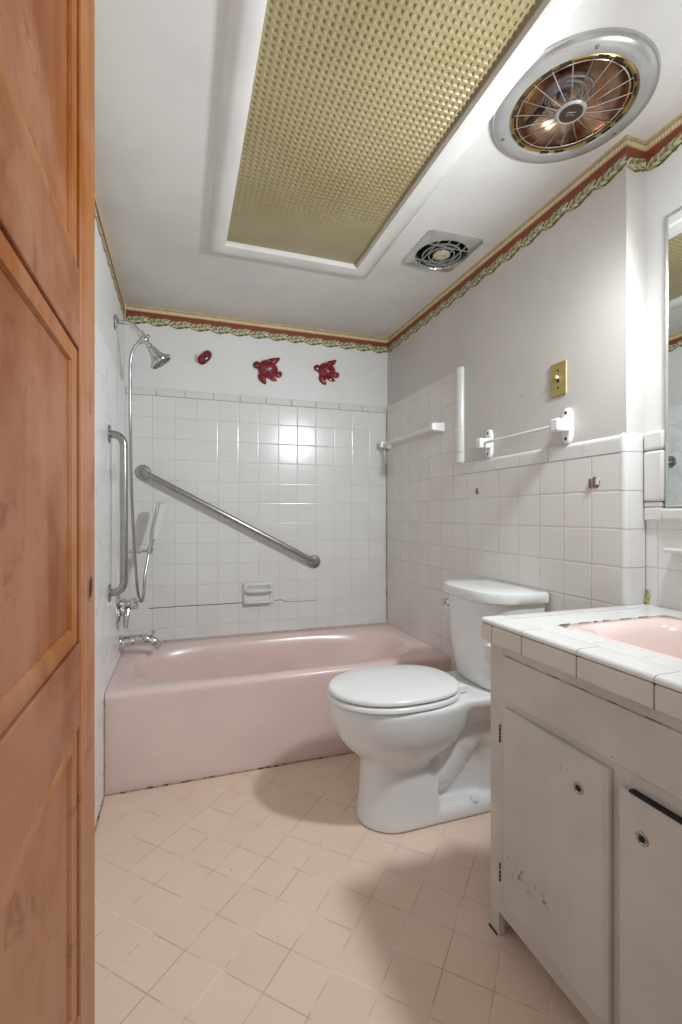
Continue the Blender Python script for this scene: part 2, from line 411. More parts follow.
# ------------------------------------------------------------------ the open door
XD = -.11; T = .035; YE = .714; YH = .005; DZ = .012
door = struct(bpy.data.objects.new('door_1', None)); COL.objects.link(door); door.location = (XD-T, YH, 0)
ST = .098
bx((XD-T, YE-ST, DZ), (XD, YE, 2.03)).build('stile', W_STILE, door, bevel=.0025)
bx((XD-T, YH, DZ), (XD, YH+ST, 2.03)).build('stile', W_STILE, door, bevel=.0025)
rails = [(DZ, .06), (.395, .492), (.8275, .924), (1.265, 1.357), (1.700, 1.792), (1.985, 2.03)]
y0, y1 = YH+ST, YE-ST
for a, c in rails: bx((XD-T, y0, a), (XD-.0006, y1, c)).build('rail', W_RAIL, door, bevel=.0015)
for (a, zb), (zt, c) in zip(rails, rails[1:]):
    z0, z1 = zb, zt
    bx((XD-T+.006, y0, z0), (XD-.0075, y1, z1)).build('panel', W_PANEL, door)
    # sloping flat moulding round each panel, mitred at the corners
    w = .029; hi, lo = XD-.0008, XD-.005
    f = MB()
    o_ = [(y0, z0), (y1, z0), (y1, z1), (y0, z1)]; q = [(y0+w, z0+w*.76), (y1-w, z0+w*.76), (y1-w, z1-w*.76), (y0+w, z1-w*.76)]
    for i in range(4):
        j = (i+1) % 4
        rr = []
        for (Y, Z), (Yi, Zi) in ((o_[i], q[i]), (o_[j], q[j])):
            rr.append([(XD-.012, Y, Z), (hi-.005, Y+(Yi-Y)*.02, Z+(Zi-Z)*.02), (hi-.0025, Y+(Yi-Y)*.10, Z+(Zi-Z)*.10), (hi-.002, Y+(Yi-Y)*.16, Z+(Zi-Z)*.16), (lo+.001, Y+(Yi-Y)*.90, Z+(Zi-Z)*.90), (lo-.002, Yi, Zi), (XD-.012, Yi, Zi)])
        f.loft(rr)
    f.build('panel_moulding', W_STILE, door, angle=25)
# bored hole where the knob is missing
MB().lathe((XD-.0004, .677, .979), (1, 0, 0), [(.0125, 0), (.0128, .0008)], 24).build('knob_hole', DARK, door)
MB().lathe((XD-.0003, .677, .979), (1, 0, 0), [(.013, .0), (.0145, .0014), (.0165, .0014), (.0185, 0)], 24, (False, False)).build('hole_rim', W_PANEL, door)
tag(door, 'orange brown panelled wooden door standing open, its knob missing', 'door')

# ================================================================== CEILING FITTINGS
L = thing('ceiling_light', (.4675, 1.2, ZC), 'large rectangular ceiling light with yellowed ribbed diffuser and white frame', 'ceiling light')
# moulded frame: profile swept round the opening
prof = [(0.002, .012), (0, .008), (.004, -.012), (.018, -.0165), (.040, -.019), (.058, -.017), (.072, -.010), (.078, 0)]
rings = []
for (cx, cy, sx, sy) in ((PX0, PY0, -1, -1), (PX1, PY0, 1, -1), (PX1, PY1, 1, 1), (PX0, PY1, -1, 1)):
    rings.append([(cx+sx*a, cy+sy*a, ZC+h) for a, h in prof])
rings.append(rings[0])
MB().loft(rings, (False, False), closed=False).build('frame', TRIMW, L, angle=50)
# diffuser: moulded grid of little square cells, sagging slightly
df = MB(); P_ = .0192; zb = ZC+.006
nx, ny = int((PX1-PX0)/P_), int((PY1-PY0)/P_)
px, py = (PX1-PX0)/nx, (PY1-PY0)/ny
def sag(x, y):
    s = .0055*sin((x-PX0)/(PX1-PX0)*pi)*sin((y-PY0)/(PY1-PY0)*pi)
    wv = .0016*sin(38*y+3*x)*max(0, (y-1.45)/.55)
    return zb - s + wv
for i in range(nx):
    for j in range(ny):
        x0_, y0_ = PX0+i*px, PY0+j*py; x1_, y1_ = x0_+px, y0_+py; r = .0030; rc = .0062; dz = .0030*(1 if y0_ < 1.35 else max(.22, 1-(y0_-1.35)/.62))
        o4 = [(x0_, y0_), (x1_, y0_), (x1_, y1_), (x0_, y1_)]
        i4 = [(x0_+r, y0_+r), (x1_-r, y0_+r), (x1_-r, y1_-r), (x0_+r, y1_-r)]
        k4 = [(x0_+rc, y0_+rc), (x1_-rc, y0_+rc), (x1_-rc, y1_-rc), (x0_+rc, y1_-rc)]
        vs = [(a, c, sag(a, c)) for a, c in o4] + [(a, c, sag(a, c)) for a, c in i4] + [(a, c, sag(a, c)+dz) for a, c in k4]
        for q in range(4):
            w = (q+1) % 4
            df.add([vs[q], vs[w], vs[4+w], vs[4+q]], [(0, 1, 2, 3)], 0)
            df.add([vs[4+q], vs[4+w], vs[8+w], vs[8+q]], [(0, 1, 2, 3)], 1)
        df.add(vs[8:12], [(0, 1, 2, 3)], 1)
df.build('diffuser', [DIFF, DIFF], L, flat=True)

# round ceiling heater with copper bowl
F = thing('ceiling_heater', (FANC[0], FANC[1], ZC), 'round ceiling heater with wire guard, copper bowl and silver trim ring', 'heater')
dn = (0, 0, -1); fo = (FANC[0], FANC[1], ZC)
MB().lathe(fo, dn, [(.157, -.008), (.158, .011), (.161, .0165), (.170, .0175), (.185, .0175), (.197, .015), (.204, .009), (.2055, .0005), (.20, -.001)], 72, (False, False)).build('trim_ring', SILVER, F, angle=40)
MB().lathe(fo, dn, [(.158, -.002), (.158, .0115), (.1535, .014), (.147, .012), (.145, .003), (.147, -.002)], 64, (False, False)).build('inner_ring', GOLD, F, angle=30)
for i in range(22):
    a = 2*pi*(i+.5)/22
    if i % 3 == 2: continue
    c_, s_ = cos(a), sin(a); t = Vector((-s_, c_, 0)); p = Vector((fo[0]+c_*.1520, fo[1]+s_*.1520, ZC-.0136)); rr = Vector((c_, s_, 0))
    MB().add([p-t*.0135-rr*.0032, p+t*.0135-rr*.0032, p+t*.0135+rr*.0032, p-t*.0135+rr*.0032] + [q+Vector((0, 0, -.0006)) for q in (p-t*.0135-rr*.0032, p+t*.0135-rr*.0032, p+t*.0135+rr*.0032, p-t*.0135+rr*.0032)], [(0, 1, 2, 3), (4, 5, 6, 7), (0, 1, 5, 4), (1, 2, 6, 5), (2, 3, 7, 6), (3, 0, 4, 7)]).build('slot', DARK, F)
MB().lathe(fo, dn, [(.159, -.002), (.154, -.018), (.136, -.050), (.105, -.074), (.060, -.088), (.0, -.091)], 56, (False, False)).build('reflector', COPPER, F)
coil = []
for k in range(3):
    r = .038+.0130*k
    MB().tube(arc((fo[0]-.012+.006*k, fo[1]+.012, ZC+.026+.004*k), (r, 0, 0), (0, r, 0), 0, 2*pi*.94, 30), .0056, 10).build('heating_coil', COIL, F)
MB().lathe((fo[0]-.012, fo[1]+.012, ZC+.022), dn, [(.018, -.05), (.02, -.01), (.014, 0)], 20).build('coil_post', COIL, F)
bx((fo[0]-.05, fo[1]+.05, ZC+.02), (fo[0]-.038, fo[1]+.12, ZC+.034)).build('coil_bracket', RUBBER, F)
g = MB()
g.tube(arc((fo[0], fo[1], ZC-.009), (.139, 0, 0), (0, .139, 0), 0, 2*pi, 60), .0021, 8, (False, False))
for i in range(19):
    a = 2*pi*i/19
    g.tube([(fo[0]+cos(a)*.024, fo[1]+sin(a)*.024, ZC-.021), (fo[0]+cos(a)*.075, fo[1]+sin(a)*.075, ZC-.018), (fo[0]+cos(a)*.147, fo[1]+sin(a)*.147, ZC-.009)], .0017, 6)
g.build('wire_guard', CHROME, F)
hub = MB().lathe(fo, dn, [(.034, .016), (.039, .018), (.040, .022), (.034, .0255), (.030, .0245)], 40, (True, False)).build('hub', SILVER, F)
bdg = MB().lathe(fo, dn, [(.0305, .0235), (.030, .0250), (.0, .0258)], 40, (True, False)).build('badge', plain('badge bronze', (84, 72, 58), .3, .6), hub)
em = MB()
for (u0, v0, u1, v1) in ((-.012, -.004, -.009, .006), (-.009, .006, -.005, -.003), (-.005, -.003, -.002, .005), (.001, -.003, .003, .004), (.003, .004, .007, .001), (.007, .001, .011, .005), (-.012, -.006, .012, -.006)):
    em.tube([(fo[0]+u0*.9+v0*.3, fo[1]+v0-u0*.3, ZC-.0264), (fo[0]+u1*.9+v1*.3, fo[1]+v1-u1*.3, ZC-.0264)], .0008, 6)
em.build('emblem', SILVER, bdg)
for a in (2.25, .1, 4.25):
    MB().lathe((fo[0]+cos(a)*.180, fo[1]+sin(a)*.180, ZC-.0185), dn, [(.0055, -.002), (.005, .001), (.002, .002), (0, .002)], 16).build('screw', STEEL, F)

# square exhaust vent
V = thing('exhaust_vent', (VENTC[0], VENTC[1], ZC), 'small square silver exhaust vent with round lattice opening', 'vent')
def sq(h, r, z, n=48):
    out = []
    for i in range(n):
        t = 2*pi*(i+.5)/n; c_, s_ = cos(t), sin(t); e = 1/max(abs(c_), abs(s_))
        out.append((VENTC[0]+c_*(h*e*(1-r)+h*r), VENTC[1]+s_*(h*e*(1-r)+h*r)*1.06, z))
    return out
circ = lambda r, z, n=48: [(VENTC[0]+cos(2*pi*(i+.5)/n)*r, VENTC[1]+sin(2*pi*(i+.5)/n)*r, z) for i in range(n)]
MB().loft([sq(.126, .02, ZC), sq(.127, .02, ZC-.004), sq(.122, .06, ZC-.009), circ(.117, ZC-.016), circ(.112, ZC-.017), circ(.109, ZC-.010), circ(.109, ZC+.01)], (False, False)).build('cover_plate', SILVER, V, angle=50)
MB().lathe((VENTC[0], VENTC[1], ZC), (0, 0, 1), [(.1105, -.002), (.1105, .075), (0, .076)], 40, (False, False)).build('duct', DARK, V)
g = MB()
for r in (.083, .056): g.loft([circ(r, ZC-.018), circ(r-.004, ZC-.018), circ(r-.004, ZC-.012), circ(r, ZC-.012), circ(r, ZC-.018)], (False, False))
for sgn in (-1, 1):
    for off in (.022, .062):
        hw = sqrt(.1115**2-off**2); p = VENTC[0]+sgn*off
        cuts = [(-hw, -sqrt(max(0, .035**2-off**2))), (sqrt(max(0, .035**2-off**2)), hw)] if off < .035 else [(-hw, hw)]
        for a, c in cuts: g.box((p-.0022, VENTC[1]+a, ZC-.018), (p+.0022, VENTC[1]+c, ZC-.013))
for sgn in (-1, 1):
    off = .060*sgn; hw = sqrt(.1115**2-off**2)
    g.box((VENTC[0]-hw, VENTC[1]+off-.0018, ZC-.0175), (VENTC[0]+hw, VENTC[1]+off+.0018, ZC-.0135))
g.build('grille', SILVER, V, angle=40)
MB().lathe((VENTC[0], VENTC[1], ZC), dn, [(.036, .012), (.036, .018), (.030, .021), (.012, .0225), (.010, .020), (0, .020)], 36, (True, False)).build('hub', HUBM, V)

# ================================================================== TUB CORNER
tub = thing('bathtub', ((XL+XR)/2, 2.36, 0), 'pink alcove bathtub with plain apron at the end of the bathroom', 'bathtub')
RZ = .384; x0, x1, y0, y1 = XL+.002, XR-.002, 1.990, YB-.003
NR = 96
def rectring(xa, xb, ya, yb, z, r):
    """same angular sampling as the basin so rings loft cleanly"""
    out = []
    cx, cy = .47, 2.335
    for i in range(NR):
        t = 2*pi*i/NR; dx, dy = cos(t)*.70, sin(t)*.34
        k = min(((xb-cx)/dx if dx > 1e-9 else (xa-cx)/dx if dx < -1e-9 else 9e9), ((yb-cy)/dy if dy > 1e-9 else (ya-cy)/dy if dy < -1e-9 else 9e9))
        out.append((cx+dx*k, cy+dy*k, z))
    for qx in (xa, xb):
        for qy in (ya, yb):
            i = min(range(NR), key=lambda i: (out[i][0]-qx)**2+(out[i][1]-qy)**2); out[i] = (qx, qy, z)
    return out
def sup(cx, cy, a, b, z, e):
    out = []
    for i in range(NR):
        t = 2*pi*i/NR; c_, s_ = cos(t), sin(t)
        dx, dy = c_*.70, s_*.34
        k = (abs(dx/a)**e+abs(dy/b)**e)**(-1/e)
        out.append((cx+dx*k, cy+dy*k, z))
    return out
rings = [rectring(x0, x1, y0+.012, y1, 0.0, 0), rectring(x0, x1, y0+.014, y1, .05, 0), rectring(x0, x1, y0+.010, y1, .20, 0), rectring(x0, x1, y0+.004, y1, RZ-.035, 0), rectring(x0, x1, y0+.001, y1, RZ-.020, 0), rectring(x0, x1, y0+.004, y1, RZ-.008, 0), rectring(x0, x1, y0+.013, y1, RZ-.001, 0), rectring(x0, x1, y0+.03, y1-.002, RZ+.001, 0)]
for cx, a, b, z, e in ((.475, .690, .290, RZ+.001, 3.6), (.475, .682, .284, RZ-.003, 3.5), (.474, .674, .277, RZ-.012, 3.4), (.468, .655, .265, RZ-.06, 3.3), (.45, .615, .250, RZ-.16, 3.2), (.43, .565, .232, RZ-.25, 3.0), (.41, .52, .205, RZ-.295, 2.8), (.40, .44, .15, RZ-.318, 2.6), (.40, .2, .07, RZ-.322, 2.4), (.40, .02, .01, RZ-.323, 2)):
    rings.append(sup(cx, 2.335, a, b, z, e))
MB().loft(rings).build('tub_body', TUBM, tub, angle=60)
ov = MB().lathe((-.168, 2.335, .285), (1, 0, .25), [(.034, -.01), (.034, .004), (.030, .008), (0, .009)], 28).build('overflow_plate', CHROME, tub)
bx((-.163, 2.330, .268), (-.150, 2.340, .287)).build('trip_lever', CHROME, ov, bevel=.002)
MB().lathe((.0, 2.335, .0635), (0, 0, 1), [(.030, -.01), (.030, .002), (.024, .004), (0, .002)], 24).build('drain', CHROME, tub)

# spout
SPY = 2.47
sp = thing('tub_spout', (XL, SPY, .47), 'chrome tub spout with diverter knob above the pink tub rim', 'spout')
MB().tube(spline([(XL+.001, SPY, .461), (-.245, SPY, .464), (-.195, SPY, .468), (-.150, SPY, .466), (-.118, SPY, .450), (-.098, SPY, .423)], 6), [.031]*4+[.029]*6+[.026]*8+[.023]*7+[.020]*6, 20).build('spout_body', CHROME, sp)
MB().lathe((XL+.0005, SPY, .461), (1, 0, 0), [(.035, 0), (.035, .008), (.031, .014)], 28).build('flange', CHROME, sp)
MB().lathe((-.128, SPY, .480), (0, 0, 1), [(.006, 0), (.005, .014), (.010, .018), (.010, .026), (.004, .029)], 16).build('diverter_knob', CHROME, sp)
# valve
VZ = .640; VY = 2.42
va = thing('tub_valve', (XL, VY, VZ), 'chrome single handle tub valve on the left wall above the spout', 'valve')
MB().lathe((XL+.0005, VY, VZ-.015), (1, 0, 0), [(.088, 0), (.087, .006), (.062, .014), (.030, .017), (.028, .03)], 40).build('escutcheon', CHROME, va)
MB().lathe((XL+.02, VY, VZ+.012), (1, 0, 0), [(.024, -.018), (.026, .01), (.020, .020), (.020, .030), (.026, .034), (.026, .062), (.021, .068), (0, .069)], 28).build('handle_hub', CHROME, va)
MB().tube(spline([(-.232, VY-.01, VZ-.01), (-.238, VY-.03, VZ-.05), (-.240, VY-.04, VZ-.092)], 5), [.014, .014, .013, .013, .013, .012, .012, .011, .011, .010, .009], 14).build('lever', CHROME, va)

# shower arm, head, diverter
SY = 2.33
sh = thing('overhead_shower', (XL, SY, 1.93), 'chrome bell shaped shower head on its bent arm, high on left wall', 'shower head')
MB().lathe((XL+.0004, SY, 1.938), (1, 0, 0), [(.034, 0), (.033, .005), (.018, .012), (.012, .016)], 32).build('flange', CHROME, sh)
MB().tube(spline([(XL, SY, 1.938), (-.235, SY, 1.942), (-.212, SY, 1.938), (-.192, SY, 1.921), (-.172, SY, 1.899)], 6), .0105, 16).build('shower_arm', CHROME, sh)
dirn = Vector((.56, .04, -.76)).normalized()
pj = Vector((-.172, SY, 1.899))
MB().lathe(pj, dirn, [(.012, -.006), (.017, -.004), (.017, .012), (.013, .016), (.016, .020), (.019, .030), (.016, .040), (.010, .046), (.010, .052), (.015, .056), (.015, .068), (.010, .074)], 24).build('diverter', CHROME, sh)
MB().tube([pj+dirn*.028, pj+dirn*.028+Vector((-.028, -.004, -.022))], [.013, .010], 14).build('hose_outlet', CHROME, sh)
MB().tube([pj+dirn*.026, pj+dirn*.026+Vector((.024, -.004, .018))], [.009, .007], 12).build('diverter_lever', CHROME, sh)
hb = MB().lathe(pj+dirn*.070, dirn, [(.010, 0), (.018, .008), (.021, .020), (.025, .038), (.037, .058), (.052, .068), (.055, .074), (.053, .080), (.049, .081)], 40).build('bell', CHROME, sh)
fc = MB().lathe(pj+dirn*.1505, dirn, [(.049, 0), (.046, .003), (0, .004)], 36).build('spray_face', plain('spray face', (150, 150, 150), .3, .6), sh)
ax = dirn.orthogonal().normalized(); ay = dirn.cross(ax); nz = MB()
for r, k in ((.016, 6), (.030, 11), (.041, 16)):
    for i in range(k):
        t = 2*pi*i/k; nz.lathe(pj+dirn*.1535+(ax*cos(t)+ay*sin(t))*r, dirn, [(.0026, 0), (.0018, .0035)], 8)
nz.build('nozzles', DARK, fc)
# hose
ho = MB(); hp = spline([(-.1795, 2.325, 1.855), (-.197, 2.325, 1.832), (-.213, 2.33, 1.785), (-.2165, 2.335, 1.70), (-.217, 2.345, 1.50), (-.2165, 2.40, 1.20), (-.213, 2.47, .95), (-.204, 2.51, .76), (-.196, 2.53, .672), (-.184, 2.54, .640), (-.174, 2.545, .672), (-.170, 2.56, .76), (-.160, 2.585, .83), (-.153, 2.60, .873)], 14)
ho.tube(hp, [.0066 + (.0006 if i % 2 else 0) for i in range(len(hp))], 12)
tag(ho.build('shower_hose', HOSE), 'long chrome shower hose looping from the shower arm down to the hand shower', 'hose')
# hand shower and holder
hs = thing('hand_shower', (-.15, 2.60, .88), 'slim chrome and white hand shower leaning in its wall holder', 'hand shower')
a_, b_ = Vector((-.153, 2.60, .870)), Vector((-.092, 2.60, 1.135)); dv = (b_-a_).normalized(); sd = Vector((.60, .78, -.14)); sd = (sd-dv*sd.dot(dv)).normalized(); fr = dv.cross(sd)
def hring(t, w, d):
    c = a_.lerp(b_, t); return [c+sd*w*cos(q)+fr*d*sin(q) for q in [2*pi*i/20 for i in range(20)]]
MB().loft([hring(0, .009, .009), hring(.1, .010, .010), hring(.28, .011, .011), hring(.40, .018, .012), hring(.5, .022, .012), hring(.94, .024, .011), hring(.99, .021, .009), hring(1.0, .012, .005)]).build('handle', CHROME, hs)
def fring(t, w, o):
    c = a_.lerp(b_, t)+fr*o; return [c-sd*w, c+sd*w]
for s_ in (-1, 1):
    q = [a_.lerp(b_, t)+fr*(.0105*s_)+sd*w for t, w in ((.30, -.010), (.30, .010), (.45, .019), (.985, .021), (.985, -.021), (.45, -.019))]
    o = MB().loft([q, [p+fr*.0035*s_ for p in q]]).build('spray_plate' if s_ == 1 else 'back_plate', PLASTIC, hs, bevel=.0015)
wh = thing('hand_shower_holder', (XL, 2.60, .885), 'chrome holder arm on the left wall gripping the hand shower', 'holder')
MB().lathe((XL+.0005, 2.60, .885), (1, 0, 0), [(.025, 0), (.025, .006), (.014, .012), (.009, .016)], 24).build('flange', CHROME, wh)
MB().tube([(XL+.01, 2.60, .885), (-.170, 2.60, .887)], .008, 14).build('arm', CHROME, wh)
for xx in (-.236, -.205): MB().lathe((xx, 2.60, .886), (1, 0, 0), [(.011, 0), (.013, .004), (.013, .010), (.011, .014)], 18).build('collar', CHROME, wh)
cc = a_.lerp(b_, .07)
MB().lathe(cc-dv*.012, dv, [(.0105, 0), (.0175, 0), (.0185, .012), (.0175, .026), (.0115, .026), (.0105, 0)], 24, (False, False)).build('cradle', CHROME, wh)

# grab bars
def grab(name_label, pts, wallpts, nrm, fl=.038):
    t = thing('grab_bar', wallpts[0], name_label, 'grab bar', 'stainless grab bars in the tub corner')
    MB().tube(pts, .0155, 20).build('bar', STEEL, t)
    for w in wallpts:
        MB().lathe(Vector(w)+Vector(nrm)*(-.001 if nrm[0] else .0005), nrm, [(fl, 0), (fl, .003), (fl-.004, .008), (.018, .0105), (.016, .013)], 32).build('flange', STEEL, t)
    return t
so = .056; gy = 2.124; za, zb_ = 1.402, .753; xq = XL+so
pts = [(XL+.002, gy, za)] + arc((XL+.012, gy, za-so+.012), (0, 0, so-.012), (so-.012, 0, 0), 0, pi/2, 8) + arc((XL+.012, gy, zb_+so-.012), (so-.012, 0, 0), (0, 0, -(so-.012)), 0, pi/2, 8) + [(XL+.002, gy, zb_)]
grab('vertical stainless steel grab bar on the left wall', pts, [(XL, gy, za), (XL, gy, zb_)], (1, 0, 0))
A = Vector((-.190, YB, 1.300)); B = Vector((.762, YB, .789)); dd = (B-A).normalized(); ny_ = Vector((0, -1, 0)); q = .044
pts = [A+ny_*.002] + arc(A+ny_*.008+dd*q, -dd*q, ny_*q, 0, pi/2, 8) + arc(B+ny_*.008-dd*q, ny_*q, dd*q, 0, pi/2, 8) + [B+ny_*.002]
grab('long diagonal stainless steel grab bar sloping across the tiled back wall', pts, [A, B], (0, -1, 0), .041)

# soap dish
sd_ = thing('soap_dish', (.427, YB, .617), 'white ceramic soap dish with grab rail set in tiled back wall', 'soap dish')
cx, cz, hw, hh = .427, .620, .087, .062
def rr_(w, h, y, cz_=cz): return [(cx-w, y, cz_-h), (cx+w, y, cz_-h), (cx+w, y, cz_+h), (cx-w, y, cz_+h)]
MB().loft([rr_(hw, hh, YB), rr_(hw, hh, YB-.016), rr_(hw-.010, hh-.010, YB-.024), rr_(hw-.022, hh-.020, YB-.022), rr_(hw-.026, hh-.024, YB-.012), rr_(hw-.034, hh-.030, YB-.009)]).build('dish', WHITE, sd_, bevel=.004, seg=3)
MB().tube([(cx-hw+.014, YB-.020, cz+.016), (cx-hw+.018, YB-.038, cz+.016), (cx-hw+.03, YB-.046, cz+.016), (cx+hw-.03, YB-.046, cz+.016), (cx+hw-.018, YB-.038, cz+.016), (cx+hw-.014, YB-.020, cz+.016)], .010, 14).build('rail', WHITE, sd_)
bx((cx-hw+.01, YB-.042, cz-hh+.004), (cx+hw-.01, YB-.015, cz-hh+.020)).build('tray_lip', WHITE, sd_, bevel=.006, seg=3)

# ------------------------------------------------------------------ red ceramic turtles
def plate(mb, poly, fn, h, mi=0):
    """puffed flat shape: outline, raised inner outline, centre"""
    cu = sum(p[0] for p in poly)/len(poly); cv = sum(p[1] for p in poly)/len(poly)
    def rg(k, t): return [fn(cu+(u-cu)*k, cv+(v-cv)*k, t) for u, v in poly]
    mb.loft([rg(1, 0), rg(1, h*.45), rg(.82, h*.85), rg(.45, h), rg(.02, h*1.02)], mi=mi); return mb
def blobpoly(cu, cv, a, b, ang, taper=.3, n=22, bend=0):
    out = []
    for i in range(n):
        t = 2*pi*i/n; x, y_ = a*cos(t), b*sin(t)*(1-taper*cos(t)); y_ += bend*(x/a)**2
        out.append((cu+x*cos(ang)-y_*sin(ang), cv+x*sin(ang)+y_*cos(ang)))
    return out
def turtle(cx, cz, s, rot, label, lift=0):
    Y = YB+.0035
    t = thing('turtle_plaque', (cx, Y, cz), label, 'wall ornament', 'red turtle ornaments on the back wall')
    cr_, sr_ = cos(rot), sin(rot)
    fn = lambda u, v, h: (cx+s*(u*cr_-v*sr_), Y-h, cz+s*(u*sr_+v*cr_))
    off = lambda k: (lambda u, v, h: fn(u, v, h+k))
    sh_ = MB()
    n = 36; rings = []
    for rr, hh_ in ((1, .004), (1.0, .011), (.92, .020), (.74, .029), (.45, .036), (.2, .039), (.01, .0395)):
        rings.append([fn(.60*rr*cos(2*pi*i/n)*(1+.08*cos(2*pi*i/n))+.02, .55*rr*sin(2*pi*i/n), hh_+(.0022*cos(6*2*pi*i/n) if .3 < rr < .95 else 0)) for i in range(n)])
    sh_.loft(rings).build('shell', RED, t, angle=60)
    ridge = MB()
    for v0 in (-.20, 0.02, .24):
        ridge.tube(spline([fn(-.42+abs(v0)*.4, v0*.8, .027-abs(v0)*.02), fn(-.14, v0, .0372-abs(v0)*.03), fn(.16, v0, .0372-abs(v0)*.03), fn(.44-abs(v0)*.3, v0*.7, .027-abs(v0)*.02)], 5), .0028, 8)
    ridge.build('shell_ridge', REDEDGE, t)
    plate(MB(), blobpoly(-.62, .10, .22, .22, pi+.15, .1), fn, .019).build('head', RED, t, angle=50)
    plate(MB(), blobpoly(-.22, -.60, .40, .22, -1.15, .3, bend=.10), fn, .014).build('flipper', RED, t, angle=50)
    plate(MB(), blobpoly(.36, .56, .42, .19, .48, .3, bend=.08), fn, .014).build('flipper', RED, t, angle=50)
    plate(MB(), blobpoly(.70, -.20, .27, .18, .35, -.3, bend=.06), fn, .012).build('flipper', RED, t, angle=50)
    plate(MB(), blobpoly(.40, -.48, .28, .15, -.35, .2), fn, .011).build('flipper', RED, t, angle=50)
    return t
turtle(.478, 1.923, .098, -.12, 'larger red glazed turtle plaque on the back wall, the middle red ornament')
turtle(.838, 1.947, .092, -.05, 'smaller red glazed turtle plaque near the right end of the back wall')
t = thing('turtle_fragment', (.126, YB+.0035, 1.953), 'small red leaf shaped turtle fragment, alone near the shower head', 'wall ornament')
fn = lambda u, v, h: (.126+u, YB+.0035-h, 1.953+v)
MB().loft([[fn(k*(.036*cos(a)*(1-.22*abs(sin(a-.3))**3)+.014*sin(a))+.003, k*(.042*sin(a)+.004*cos(a)), h) for a in [2*pi*i/26 for i in range(26)]] for k, h in ((1, 0), (1, .006), (.8, .014), (.45, .018), (.02, .019))]).build('shell', RED, t, angle=60)
MB().tube(spline([fn(-.032, -.012, .012), fn(-.008, .002, .0185), (fn(.018, .010, .0185)), fn(.040, .012, .009)], 5), .003, 8).build('shell_ridge', REDEDGE, t)
MB().tube(spline([fn(-.020, -.034, .009), fn(.004, -.018, .016), (fn(.026, -.012, .014))], 5), .0026, 8).build('shell_ridge', REDEDGE, t)
plate(MB(), blobpoly(-.041, -.010, .010, .024, .0, 0), fn, .004).build('bare_edge', plain('unglazed clay', (196, 176, 158), .8), t)

# ------------------------------------------------------------------ towel bars on the right wall
tb = thing('towel_bar', (XR, 2.05, 1.52), 'cloudy white towel bar in the tub corner, between square white brackets', 'towel bar')
TZ = 1.508
for yy in (2.060, 2.690):
    bx((XR-.006, yy-.020, TZ-.026), (XR-.0003, yy+.020, TZ+.026)).build('mounting_plate', PLASTIC, tb, bevel=.002)
    MB().loft([[(XR-.005, yy+a*.018, TZ+c*.022) for a, c in ((-1, -1), (1, -1), (1, 1), (-1, 1))], [(XR-.066, yy+a*.017, TZ+c*.019) for a, c in ((-1, -1), (1, -1), (1, 1), (-1, 1))], [(XR-.073, yy+a*.013, TZ+c*.015) for a, c in ((-1, -1), (1, -1), (1, 1), (-1, 1))]]).build('bracket', PLASTIC, tb, bevel=.004, seg=3)
MB().tube([(XR-.045, 2.070, TZ), (XR-.045, 2.680, TZ)], .0125, 16).build('rod', ACRYL, tb)
tb = thing('towel_bar', (XR+.006, 1.45, 1.375), 'white towel bar with oval backplates and thin rod above the toilet', 'towel bar')
TZ = 1.374; XW = XR+.0057
for yy in (1.263, 1.690):
    prof = [(cos(a)*.024, sin(a)*.062*(1 if abs(sin(a)) < .5 else 1)) for a in [2*pi*i/32 for i in range(32)]]
    prof = [((abs(cos(a))**.75)*(1 if cos(a) > 0 else -1)*.021, (abs(sin(a))**.75)*(1 if sin(a) > 0 else -1)*.061) for a in [2*pi*i/32 for i in range(32)]]
    p = MB().loft([[(XW, yy+u, TZ+v) for u, v in prof], [(XW-.010, yy+u, TZ+v) for u, v in prof], [(XW-.014, yy+u*.8, TZ+v*.9) for u, v in prof]]).build('backplate', PLASTIC, tb, angle=40)
    for s_ in (-1, 1): MB().lathe((XW-.0138, yy, TZ+s_*.044), (-1, 0, 0), [(.006, 0), (.005, .0008), (.0025, .0004)], 14).build('screw_hole', DARK, p)
    bx((XW-.064, yy-.0175, TZ-.0215), (XW-.012, yy+.0175, TZ+.0215)).build('bracket', PLASTIC, tb, bevel=.006, seg=3)
MB().tube([(XW-.044, 1.27, TZ), (XW-.044, 1.685, TZ)], .0055, 12).build('rod', PLASTIC, tb)

# switch
sw = thing('light_switch', (XW, 1.306, 1.545), 'brass toggle light switch plate on the right wall above towel bar', 'light switch')
bx((XW-.005, 1.270, 1.487), (XW+.0002, 1.342, 1.603)).build('plate', BRASS, sw, bevel=.0035, seg=3)
bx((XW-.0056, 1.301, 1.533), (XW-.004, 1.311, 1.557)).build('slot', DARK, sw)
bx((XW-.016, 1.3025, 1.545), (XW-.004, 1.3095, 1.556)).build('toggle', IVORY, sw, bevel=.002)
for z_ in (1.515, 1.575): MB().lathe((XW-.0048, 1.306, z_), (-1, 0, 0), [(.0042, 0), (.0038, .001), (0, .0013)], 14).build('screw', RUBBER, sw)

# ================================================================== TOILET
TY = 1.545
to = thing('toilet', (.85, TY, 0), 'white close-coupled toilet with closed lid between tub and vanity', 'toilet')
def egg(xf, xb, hw, z, n=48, ef=2.0, eb=2.6, xc=None, dy=0):
    xc = xf+(xb-xf)*.47 if xc is None else xc; out = []
    for i in range(n):
        t = 2*pi*i/n; c_, s_ = cos(t), sin(t)
        e = ef if c_ < 0 else eb; a = (xc-xf) if c_ < 0 else (xb-xc)
        out.append((xc+a*abs(c_)**(2/e)*(1 if c_ > 0 else -1), TY+dy+hw*abs(s_)**(2/e)*(1 if s_ > 0 else -1), z))
    return out
bowl = MB()
